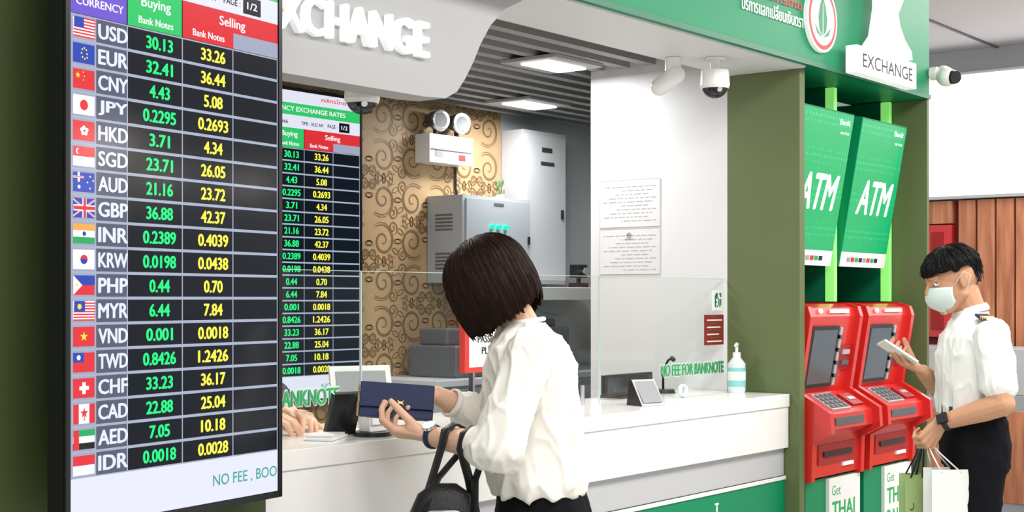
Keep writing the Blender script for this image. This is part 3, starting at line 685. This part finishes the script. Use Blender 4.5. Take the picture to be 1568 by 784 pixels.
def head(mb,c,H,U,m,sc=1.0):
    c=V(c); H,U=ortho(H,U); S=U.cross(H)
    A=(S,H,U); P=lambda s,h,u:c+(S*s+H*h+U*u)*sc
    R=lambda *r:tuple(x*sc for x in r)
    mb.ell(P(0,-.012,.025),R(.074,.094,.088),m,A,28,18)
    mb.ell(P(0,.02,-.02),R(.062,.074,.092),m,A,28,18)
    mb.ell(P(0,.045,-.075),R(.042,.040,.038),m,A)
    mb.ell(P(0,.070,-.098),R(.022,.018,.016),m,A)
    for g in(-1,1):
        mb.cap(P(g*.052,.005,-.055),.022*sc,P(g*.024,.06,-.095),.017*sc,m)
        mb.ell(P(g*.036,.062,-.028),R(.022,.022,.022),m,A)
        mb.cap(P(g*.014,.088,.032),.008*sc,P(g*.045,.074,.030),.007*sc,m)
        mb.ell(P(g*.077,-.008,-.008),R(.007,.018,.030),m,(S,(H+U*.15).normalized(),(U-H*.15).normalized()))
        mb.ell(P(g*.081,-.016,-.002),R(.006,.009,.024),m,A)
        mb.ell(P(g*.032,.079,.018),R(.016,.010,.006),m,A,12,8)
        mb.ell(P(g*.010,.098,-.026),R(.008,.009,.007),m,A,12,8)
    mb.cap(P(0,.090,.018),.0075*sc,P(0,.110,-.019),.0105*sc,m)
    mb.ell(P(0,.093,-.050),R(.023,.010,.0065),m,A,16,8); mb.ell(P(0,.090,-.061),R(.020,.010,.007),m,A,16,8)
    return P,A,S,H,U
def faceparts(parent,P,A,sc,lips=True):
    b=MB('eyes')
    for g in(-1,1):
        b.ell(P(g*.031,.079,.006),tuple(x*sc for x in(.0135,.0105,.0085)),M['eye'],A,16,10); b.ell(P(g*.031,.0865,.005),tuple(x*sc for x in(.0058,.0035,.0058)),M['iris'],A,14,8)
        b.tube([P(g*(.031+.017*math.cos(t)),.0855-abs(math.cos(t))*.006,.007+.009*math.sin(t)) for t in [math.pi*k/8 for k in range(9)]],.0014*sc,M['hairm'],6)
        b.tube([P(g*(.013+.036*k/6),.096-.012*(k/6)**2,.036+.006*math.sin(math.pi*k/7)) for k in range(7)],(.0035*sc,.002*sc),M['hairm'],6)
    b.build(parent)
    if lips:
        b=MB('lips'); b.ell(P(0,.0965,-.0500),tuple(x*sc for x in(.021,.008,.005)),M['lips'],A,16,8); b.ell(P(0,.0935,-.0600),tuple(x*sc for x in(.018,.008,.0055)),M['lips'],A,16,8); b.build(parent)
def hair(parent,c,H,U,sc,shape,m,nstr,rad,name='hair',jit=.003,tl=(.5,1.1),wv=.12):
    c=V(c);H,U=ortho(H,U);S=U.cross(H)
    f=lambda phi,t: shape(phi,t,c,H,U,S,sc)
    b=MB(name); N=96;K=30; vs=[];fs=[]
    for j in range(K+1):
        for i in range(N):
            ph=-math.pi+2*math.pi*i/N; vs.append(f(ph,j/K))
    for j in range(K):
        for i in range(N): fs.append((j*N+i,j*N+(i+1)%N,(j+1)*N+(i+1)%N,(j+1)*N+i))
    b.add(vs,fs,m,True)
    for s in range(nstr):
        ph=-math.pi+2*math.pi*random.random(); t0=random.random()*.5; t1=min(1.03,t0+tl[0]*.5+random.random()*tl[1]*.6); off=random.uniform(-.0005,jit); w=random.uniform(-wv,wv)
        pts=[]
        for k in range(11):
            t=t0+(t1-t0)*k/10; p=f(ph+w*(t-t0),min(t,1.0)); 
            if t>1: p=p+(p-f(ph,.96))*(t-1)*10
            o=(p-c).normalized(); pts.append(p+o*(off*(k/10 if jit>.005 else 1)-(.002 if k==0 else 0)))
        b.tube(pts,rad,m,5)
    return b.build(parent)
def ss(a,b,x): x=max(0,min(1,(x-a)/(b-a))); return x*x*(3-2*x)
def bob(phi,t,c,H,U,S,sc):
    a=abs(phi)/math.pi
    g=ss(.07,.15,a)
    zb=.015*(1-g)+(-.116)*g+ .032*ss(.55,1,a)+.003*math.sin(phi*19)+.002*math.sin(phi*47)
    zt=.120; te=t
    if te<.42: th=te/.42*math.pi/2; z=.02+(zt-.02)*math.cos(th); r=math.sin(th)**.92
    else:
        u=(te-.42)/.58; z=.02+(zb-.02)*u; r=1+.05*math.sin(u*math.pi*.8)-.10*u**3
    back=math.cos(phi)
    ax=.108 if back<0 else .120
    rr=r*(1+.007*math.sin(phi*23+z*30)+.005*math.sin(phi*51))
    return c+(H*(back*ax*rr-.006)+S*(math.sin(phi)*.098*rr)+U*z)*sc
def short(phi,t,c,H,U,S,sc):
    a=abs(phi)/math.pi
    zb=.040+.028*ss(.10,.30,a)-.040*ss(.34,.42,a)+.020*ss(.46,.54,a)-.085*ss(.58,.80,a)
    zt=.122
    if t<.6: th=t/.6*math.pi/2; z=.04+(zt-.04)*math.cos(th); r=math.sin(th)
    else: u=(t-.6)/.4; z=.04+(zb-.04)*u; r=1-.05*u*u-(.08*u if a>.55 else .03*u)
    back=math.cos(phi); ax=.100 if back<0 else .103
    r*=1+.025*noise.noise(V((phi*3,t*6,0)))+.012*math.sin(phi*17)
    return c+(H*(back*ax*r-.008)+S*(math.sin(phi)*.083*r)+U*(z+.008*noise.noise(V((phi*2,t*4,3)))))*sc
def arm_sleeve(mb,pts,m):
    for (p0,r0),(p1,r1) in zip(pts[:-1],pts[1:]): mb.cap(p0,r0,p1,r1,m,18)
def lerp(a,b,t): return V(a).lerp(V(b),t)
def folds(amp,sx=9,sz=4,seed=0,hem=None):
    def f(co):
        p=V((co.x*sx+seed,co.y*sx,co.z*sz+co.x*3))
        n=noise.noise(p); r=1-abs(noise.noise(V((co.x*sx*1.7+3+seed,co.y*sx*1.7,co.z*sz*1.3-co.x*6))))*2.2
        r2=1-abs(noise.noise(V((co.x*sx*3+9+seed,co.y*sx*3,co.z*sz*2.2+co.x*9))))*2.6
        v=amp*(n*.7+max(0,r)**3*.8+max(0,r2)**3*.4-.28)
        if hem:
            k=ss(hem+.14,hem,co.z); a=math.atan2(co.y,co.x)
            v+=.0045*k*math.sin(a*13+2*noise.noise(V((co.x*9,co.y*9,seed))))
        return v
    return f
def trousers_shoes(parent,hip,f,l,m,waistz=.95,rf=.115,rl=.15,stride=0,hem=.07,c0=None):
    mb=MB('trousers'); f=V(f);l=V(l); hip=V(hip); w=V(c0) if c0 else hip+Z*.1
    mb.loft([(w,rf*.9,rl*.88),(lerp(w,hip,.5),rf*1.0,rl*.97),(hip,rf*1.08,rl*1.05),(hip-Z*.08,rf*1.0,rl*1.06)],m,f,l)
    sh=MB('shoes')
    for g in(-1,1):
        h=hip+l*g*rl*.52-Z*.04; an=V((hip.x,hip.y,.09))+l*g*(rl*.55)+f*g*stride; k=lerp(h,an,.5)+f*.015
        mb.cap(h,rf*.80,k,rf*.60,m,20); mb.cap(k,rf*.60,an+Z*(hem-.05),rf*.50,m,20)
        a=V((an.x,an.y,0))
        sh.cap(a-f*.04+Z*.045,.036,a+f*.10+Z*.035,.034,m,14); sh.cap(a+f*.05+Z*.034,.040,a+f*.17+Z*.028,.026,m,14); sh.cap(a-f*.03+Z*.09,.032,a-f*.03+Z*.04,.036,m,14)
        sh.obox(a+f*.06+Z*.008,f,l,Z,.13,.038,.008,m)
    bake('trousers',mb,m,.008,4,parent,folds(.007,8,5,2))
    bake('shoes',sh,M['leather'],.005,2,parent)

RZ=math.radians(-51.82)
# ---------------- woman
wo=empty('woman',(2.904,2.1945,0),RZ)
f=V((-.99,.142,0)).normalized(); l=V((-.142,-.99,0)).normalized()
hc=V((-.1265,-.02,1.465)); H=V((-.86,.28,-.42)); U=V((-.40,.06,.92))
sk=MB('skin'); m=M['skinw']
P,A,S_,H_,U_=head(sk,hc,H,U,m,.92)
nb=V((-.040,-.02,1.335)); sk.cap(P(0,-.02,-.05),.047,nb,.050,m)
sk.loft([((-.0,0,1.0),.08,.11),((-.02,-.01,1.15),.09,.12),((-.028,-.02,1.27),.085,.13),((-.035,-.02,1.325),.05,.08)],m,f,l)
Lsh=V((-.030,-.165,1.290)); Rsh=V((-.01,.135,1.292)); Lel=V((-.104,-.235,1.062)); Rel=V((-.118,.205,1.080)); Lwr=V((-.276,-.085,1.078)); Rwr=V((-.268,.095,1.168))
sk.cap(Lsh,.042,Lel,.037,m); sk.cap(Rsh,.042,Rel,.037,m)
for e,w in((Lel,Lwr),(Rel,Rwr)):
    sk.cap(e,.038,lerp(e,w,.3),.038,m); sk.cap(lerp(e,w,.3),.038,w,.0245,m)
hand(sk,Lwr,(-.93,.22,.10),(.12,.30,.93),-1,m,curl=((30,42,30),(32,45,32),(34,48,34),(36,50,36)),thumb=(.7,.55,.55),tb=(10,8))
hand(sk,Rwr,(-.90,-.38,-.05),(-.1,-.35,-.93),1,m,curl=((22,38,28),(24,40,30),(26,42,30),(28,42,30)),thumb=(.8,.5,.3),tb=(5,10))
bake('skin',sk,m,.0030,2,wo)
faceparts(wo,P,A,.92)
hair(wo,hc,H,U,.995,bob,M['hairw'],1600,.0009,jit=.002)
bl=MB('blouse'); m=M['blouse']
bl.loft([((.0,.005,.925),.120,.150),((-.004,.0,.96),.126,.152),((-.012,.0,1.05),.124,.150),((-.022,-.01,1.15),.124,.152),((-.026,-.018,1.25),.118,.160),((-.028,-.02,1.30),.098,.150),((-.033,-.02,1.338),.070,.105),((-.040,-.02,1.358),.056,.062)],m,f,l)
arm_sleeve(bl,[(Lsh,.058),(lerp(Lsh,Lel,.45),.060),(Lel+V((.004,0,-.002)),.064),(lerp(Lel,Lwr,.10),.056),(lerp(Lel,Lwr,.16),.046)],m)
arm_sleeve(bl,[(Rsh,.058),(lerp(Rsh,Rel,.5),.058),(Rel,.060),(lerp(Rel,Rwr,.5),.048),(lerp(Rel,Rwr,.62),.040)],m)
bake('blouse',bl,m,.0050,4,wo,folds(.0115,8,4,0,.925))
cf=MB('cuffs')
for e,w,t,r in((Lel,Lwr,.30,.043),(Rel,Rwr,.74,.036)):
    p=lerp(e,w,t); d=(w-e).normalized(); a=d.orthogonal().normalized(); bb=d.cross(a)
    cf.tube([p+a*r*math.cos(k/24*2*math.pi)+bb*r*math.sin(k/24*2*math.pi) for k in range(24)],(.004,.009),m,8,close=True,flat=a)
p=V((-.043,-.02,1.362)); cf.tube([p+f*.054*math.cos(k/28*2*math.pi)+l*.058*math.sin(k/28*2*math.pi)+Z*(-.008*math.cos(k/28*2*math.pi)) for k in range(28)],.006,m,8,close=True)
cf.build(wo)
trousers_shoes(wo,(.012,.015,.84),f,l,M['trouser'],c0=(.004,.008,.955),rf=.118,rl=.15)
wt=MB('wristwatch'); d=(Lwr-Lel).normalized(); p=Lwr-d*.012; a=V((0,-.6,.8)); a=(a-d*a.dot(d)).normalized(); bb=d.cross(a)
wt.tube([p+a*.0285*math.cos(k/24*2*math.pi)+bb*.0285*math.sin(k/24*2*math.pi) for k in range(24)],(.003,.009),M['navy'],8,close=True,flat=a)
wt.cyl(p+a*.027,p+a*.036,.017,.016,M['chrome'],20); wt.cyl(p+a*.036,p+a*.0365,.013,.013,M['black'],20)
wt.build(wo)
wl=MB('wallet'); c=V((-.365,-.000,1.158)); ax=V((.975,.05,-.07)).normalized(); az=V((.06,.25,.95)); az=(az-ax*az.dot(ax)).normalized(); ay=ax.cross(az)
wl.obox(c,ax,ay,az,.093,.010,.044,M['navy']); wl.obox(c+ay*.014+az*.012,ax,ay,az,.094,.004,.032,M['navy'])
wl.obox(c-ay*.014+az*.004,ax,ay,az,.088,.003,.046,M['black']); wl.obox(c-ay*.019+az*.002+ax*.01,ax,ay,az,.085,.003,.045,M['navy'])
wl.obox(c-ax*.098-az*.002,ax,ay,az,.002,.012,.040,M['gold'])
g0=c+ay*(.0195)+az*-.006+ax*.01
wl.obox(g0,ax,ay,az,.007,.002,.004,M['gold']); wl.obox(g0,(ax+az*.6),ay,(az-ax*.6),.011,.0018,.002,M['gold']); wl.obox(g0,(ax-az*.6),ay,(az+ax*.6),.011,.0018,.002,M['gold'])
wl.build(wo,bevel=.004)
hb=MB('handbag'); m=M['leather']
bc=V((-.235,-.17,.78))
hb.loft([(bc+V((0,0,-.12)),.095,.045),(bc+V((0,0,-.06)),.105,.052),(bc+V((0,0,.04)),.10,.050),(bc+V((0,0,.12)),.085,.040),(bc+V((0,0,.165)),.065,.025),(bc+V((0,0,.19)),.03,.012)],m,V((1,0,0)),V((0,1,0)),pw=3)
hb.tube([bc+V((-.08,-.040,.11)),bc+V((-.03,-.052,.13)),bc+V((.03,-.052,.13)),bc+V((.08,-.040,.11))],.003,M['chrome'])
hb.loft([(bc+V((0,-.05,-.10)),.07,.012),(bc+V((0,-.055,-.02)),.075,.014),(bc+V((0,-.052,.05)),.065,.010)],m,V((1,0,0)),V((0,1,0)),pw=4)
for (xo,yo,t,ex) in((-.06,-.03,.62,.0),(.075,.02,.34,.01)):
    q=lerp(Lel,Lwr,t); d=(Lwr-Lel).normalized(); pr=V((d.y,-d.x,0)).normalized(); top=q+Z*.042
    s0=bc+V((xo,-.045,.11)); s1=bc+V((xo,.045,.11))
    pts=[s0,s0.lerp(q+pr*.040,.5)+V((-.012,0,0)),q+pr*.046-Z*.01,q+pr*.034+Z*.028,top,q-pr*.034+Z*.028,q-pr*.046-Z*.01,s1.lerp(q-pr*.04,.5),s1]
    hb.tube(pts,(.0035,.013),m,8,flat=pr)
hb.build(wo)

# ---------------- man
R=V((.618,-.786,0)); F=V((.786,.618,0))
base=R*1.653+F*5.1
mn=empty('man',(base.x,base.y,0),RZ)
f=V((-1,.05,0)).normalized(); l=V((-.05,-1,0)).normalized()
hc=V((-.072,0,1.490)); H=V((-.95,-.10,-.32)); U=V((-.32,0,.95)); m=M['skinm']
sk=MB('skin'); P,A,S_,H_,U_=head(sk,hc,H,U,m,.97)
nb=V((.000,0,1.355)); sk.cap(P(0,-.025,-.05),.052,nb,.054,m)
sk.loft([((.01,0,1.0),.09,.12),((.01,0,1.2),.10,.14),((.004,0,1.30),.08,.13),((.002,0,1.34),.05,.08)],m,f,l)
Lsh=V((.012,-.165,1.290)); Rsh=V((.01,.165,1.290)); Lel=V((.030,-.225,1.060)); Rel=V((-.02,.215,1.050)); Lwr=V((-.148,-.105,.985)); Rwr=V((-.155,.085,1.155))
sk.cap(Lsh,.046,Lel,.040,m); sk.cap(Rsh,.046,Rel,.040,m)
for e,w in((Lel,Lwr),(Rel,Rwr)):
    sk.cap(e,.041,lerp(e,w,.3),.041,m); sk.cap(lerp(e,w,.3),.041,w,.027,m)
hand(sk,Lwr,(-.55,.12,-.80),(-.35,.85,-.1),1,m,curl=(65,80,55),sc=1.05,thumb=(.7,.3,.6),tb=(15,15))
hand(sk,Rwr,(-.80,-.15,.38),(.40,-.15,.90),1,m,curl=((15,35,30),(18,38,30),(22,40,30),(28,42,30)),sc=1.05,thumb=(.7,.5,.7),tb=(5,8))
bake('skin',sk,m,.0032,2,mn)
faceparts(mn,P,A,.97,False)
hair(mn,hc,H,U,1.0,short,M['hairm'],900,.0012,jit=.010,tl=(.3,.6),wv=.5)
mk=MB('face_mask'); N=24;K=12; vs=[];fs=[]
for j in range(K+1):
    v=j/K
    for i in range(N+1):
        ph=math.radians(-80+160*i/N); bul=math.cos(ph)
        prof=.098+.022*math.sin(math.pi*min(1,v*1.25))-.024*max(0,v-.7)/.3
        sd=.072-.026*v*v
        u=-.002-.110*v; 
        u2=u*(.55+.45*bul)-.020*(1-bul)
        vs.append(P(math.sin(ph)*sd,.02+(prof-.02)*bul**.8 if bul>0 else .02,u2+.0012*math.sin(v*38)))
for j in range(K):
    for i in range(N): a=j*(N+1)+i; fs.append((a,a+1,a+N+2,a+N+1))
mk.add(vs,fs,M['mask'],True)
for g in(-1,1):
    mk.tube([P(g*.071,.034,-.020),P(g*.080,.010,.006),P(g*.086,-.018,.022),P(g*.086,-.032,.0),P(g*.080,-.014,-.034),P(g*.060,.030,-.060)],.0013,M['mask'],6)
ob=mk.build(mn); so=ob.modifiers.new('s','SOLIDIFY'); so.thickness=.002
sh=MB('shirt'); m=M['shirt']
sh.loft([((.0,0,1.01),.116,.142),((.0,0,1.06),.120,.148),((-.004,0,1.14),.120,.152),((-.006,0,1.22),.120,.160),((.0,0,1.28),.108,.160),((.002,0,1.325),.080,.128),((.0,0,1.355),.064,.072),((-.002,0,1.378),.058,.060)],m,f,l)
arm_sleeve(sh,[(Lsh,.062),(lerp(Lsh,Lel,.70),.060)],m); arm_sleeve(sh,[(Rsh,.062),(lerp(Rsh,Rel,.70),.060)],m)
bake('shirt',sh,m,.0050,4,mn,folds(.010,8,4,5,1.03))
ep=MB('epaulettes')
for s in(Lsh,Rsh):
    g=-1 if s.y<0 else 1
    ep.obox(s+V((-.01,-g*.035,.064)),V((0,g,-.22)),V((1,0,0)),V((0,g*.22,1)),.05,.022,.004,M['navycloth'])
    for k in(0,1): ep.obox(s+V((-.01,-g*(.02-k*.018),.0655-.004*k)),V((0,g,-.22)),V((1,0,0)),V((0,g*.22,1)),.004,.0225,.0045,M['gold'])
ep.tube([V((-.004,0,1.385))+f*.053*math.cos(k/24*2*math.pi)+l*.056*math.sin(k/24*2*math.pi)-Z*.012*math.cos(k/24*2*math.pi) for k in range(24)],(.004,.014),M['shirt'],8,close=True,flat=f)
ep.build(mn)
trousers_shoes(mn,(.008,0,.90),f,l,M['trouser'],c0=(.0,0,1.03),rf=.110,rl=.145,stride=.02)
bt=MB('belt'); bt.loft([((.0,0,1.008),.115,.142),((.0,0,1.04),.115,.142)],M['leather'],f,l); bt.build(mn)
wt=MB('wristwatch'); d=(Lwr-Lel).normalized(); p=Lwr-d*.02; a=V((0,-.9,.5)); a=(a-d*a.dot(d)).normalized(); bb=d.cross(a)
wt.tube([p+a*.031*math.cos(k/24*2*math.pi)+bb*.031*math.sin(k/24*2*math.pi) for k in range(24)],(.003,.010),M['rubber'],8,close=True,flat=a)
wt.obox(p+a*.034,d,bb,a,.019,.017,.005,M['black']); wt.build(mn)
ph=MB('smartphone'); c=V((-.258,.045,1.226)); ax=V((-.83,.0,.55)).normalized(); ay=V((0.1,1,0)); ay=(ay-ax*ay.dot(ax)).normalized(); az=ax.cross(ay)
if az.z<0: az=-az
ay=(ay-az*.35).normalized(); az=ax.cross(ay); az=az if az.z>0 else -az
ph.obox(c,ax,ay,az,.072,.036,.004,M['white']); ph.obox(c+az*.0045,ax,ay,az,.067,.032,.0006,M['phone']); ph.build(mn,bevel=.002)
bg=MB('paper_shopping_bag'); hp=Lwr+V((-.048,.03,-.06))
def pbag(mb,c,w,d,h,m,rz):
    Rm=Matrix.Translation(c)@Matrix.Rotation(rz,4,'Z'); mb.M=Rm
    t=.003
    mb.box(-w/2,w/2,-d/2,-d/2+t,-h,0,m); mb.box(-w/2,w/2,d/2-t,d/2,-h,0,m); mb.box(-w/2,w/2,-d/2,d/2,-h,-h+t,m)
    for g in(-1,1): mb.add([(g*w/2,-d/2,-h),(g*w/2,d/2,-h),(g*w/2,d/2,0),(g*(w/2-.02),0,0),(g*w/2,-d/2,0),(g*(w/2-.02),0,-h*.8)],[(0,5,3,4),(1,2,3,5),(0,1,5)],m)
    mb.M=None
    for yy in(-d/2,d/2):
        e0=Rm@V((-w*.25,yy,-.01)); e1=Rm@V((w*.25,yy,-.01)); mb.tube([e0,lerp(e0,hp,.55)-Z*.0,hp+V((0,0,.01)),lerp(e1,hp,.55),e1],.003,M['navycloth'] if m is M['greenbag'] else m,6)
pbag(bg,V((-.205,.03,.79)),.085,.06,.30,M['greenbag'],.1); pbag(bg,V((-.125,-.10,.825)),.14,.08,.31,M['paperbag'],.1)
Rm=Matrix.Translation((-.205,.03,.79))@Matrix.Rotation(.1,4,'Z')
bg.text('AFARIC',Rm@V((-.010,-.0315,-.25)),Z,V((-1,0,0)),M['inkd'],h=.020,w=.15)
bg.build(mn)

# ---------------- cashier behind the glass
ca=empty('cashier',(2.78,3.42,0),0)
f=V((0,-1,0)); l=V((1,0,0)); m=M['skinw']; hc=V((-.02,-.03,1.40)); H=V((0,-.95,-.3)); U=V((0,-.3,.95))
sk=MB('skin'); P,A,S_,H_,U_=head(sk,hc,H,U,m,.96)
sk.cap(P(0,-.02,-.05),.047,(-.01,.02,1.25),.05,m)
sk.loft([((0,.02,.9),.08,.11),((0,.02,1.17),.085,.13),((0,.02,1.23),.05,.08)],m,f,l)
Ls=V((.16,.02,1.19));Rs=V((-.16,.02,1.19)); Le=V((.20,-.16,1.11)); Re=V((-.19,-.20,1.12)); Lw=V((.03,-.40,1.095)); Rw=V((-.13,-.44,1.095))
for a,e,w in((Ls,Le,Lw),(Rs,Re,Rw)): sk.cap(a,.04,e,.036,m); sk.cap(e,.036,w,.024,m)
hand(sk,Lw,(-.35,-.9,.0),(-.2,0,-.95),1,m,curl=(20,30,22),thumb=(.6,.7,.2)); hand(sk,Rw,(.15,-.95,.0),(0,0,-1),-1,m,curl=(20,30,22),thumb=(.6,.7,.2))
bake('skin',sk,m,.0035,2,ca); faceparts(ca,P,A,.96); hair(ca,hc,H,U,.98,bob,M['hairm'],250,.0012)
sh=MB('shirt'); sh.loft([((0,.02,.80),.12,.16),((0,.02,1.0),.11,.15),((0,.02,1.15),.11,.16),((0,.02,1.21),.07,.12),((0,.02,1.245),.05,.06)],M['navycloth'],f,l)
for a,e,w in((Ls,Le,Lw),(Rs,Re,Rw)): arm_sleeve(sh,[(a,.055),(e,.05),(lerp(e,w,.6),.038)],M['navycloth'])
bake('shirt',sh,M['navycloth'],.007,3,ca,folds(.006))
trousers_shoes(ca,(0,.02,.76),f,l,M['trouser'],c0=(0,.02,.86),rf=.11,rl=.15)

# ------------------------------------------------------------------ lights
def area(name,loc,sx,sy,e,col=(1,1,1),rot=(0,0,0)):
    L=bpy.data.lights.new(name,'AREA'); L.shape='RECTANGLE'; L.size=sx; L.size_y=sy; L.energy=e; L.color=col
    o=bpy.data.objects.new(name,L); COL.objects.link(o); o.location=loc; o.rotation_euler=rot; return o
area('hall_ceiling_light',(1.2,.4,3.15),2.5,1.2,105,(1,.97,.93))
area('hall_ceiling_light',(4.6,.6,3.15),3,1.2,120,(1,.975,.94))
area('hall_ceiling_light',(8,1.5,3.15),2.5,2.5,120,(1,.98,.95))
area('booth_light',(4.72,3.50,2.37),.3,.3,8)
area('booth_light',(5.60,4.25,2.37),.3,.3,15)
area('booth_light',(3.3,3.7,2.37),.4,.4,28,(1,.96,.9))
w=bpy.data.worlds.new('world'); scene.world=w; w.use_nodes=True
w.node_tree.nodes['Background'].inputs[0].default_value=(.97,.98,1,1); w.node_tree.nodes['Background'].inputs[1].default_value=.92

cam=bpy.data.cameras.new('camera'); cam.lens=50; cam.sensor_width=36; cam.shift_y=66/1568
co=bpy.data.objects.new('camera',cam); COL.objects.link(co); co.location=(0,0,1.42); co.rotation_euler=(math.pi/2,0,RZ)
scene.camera=co
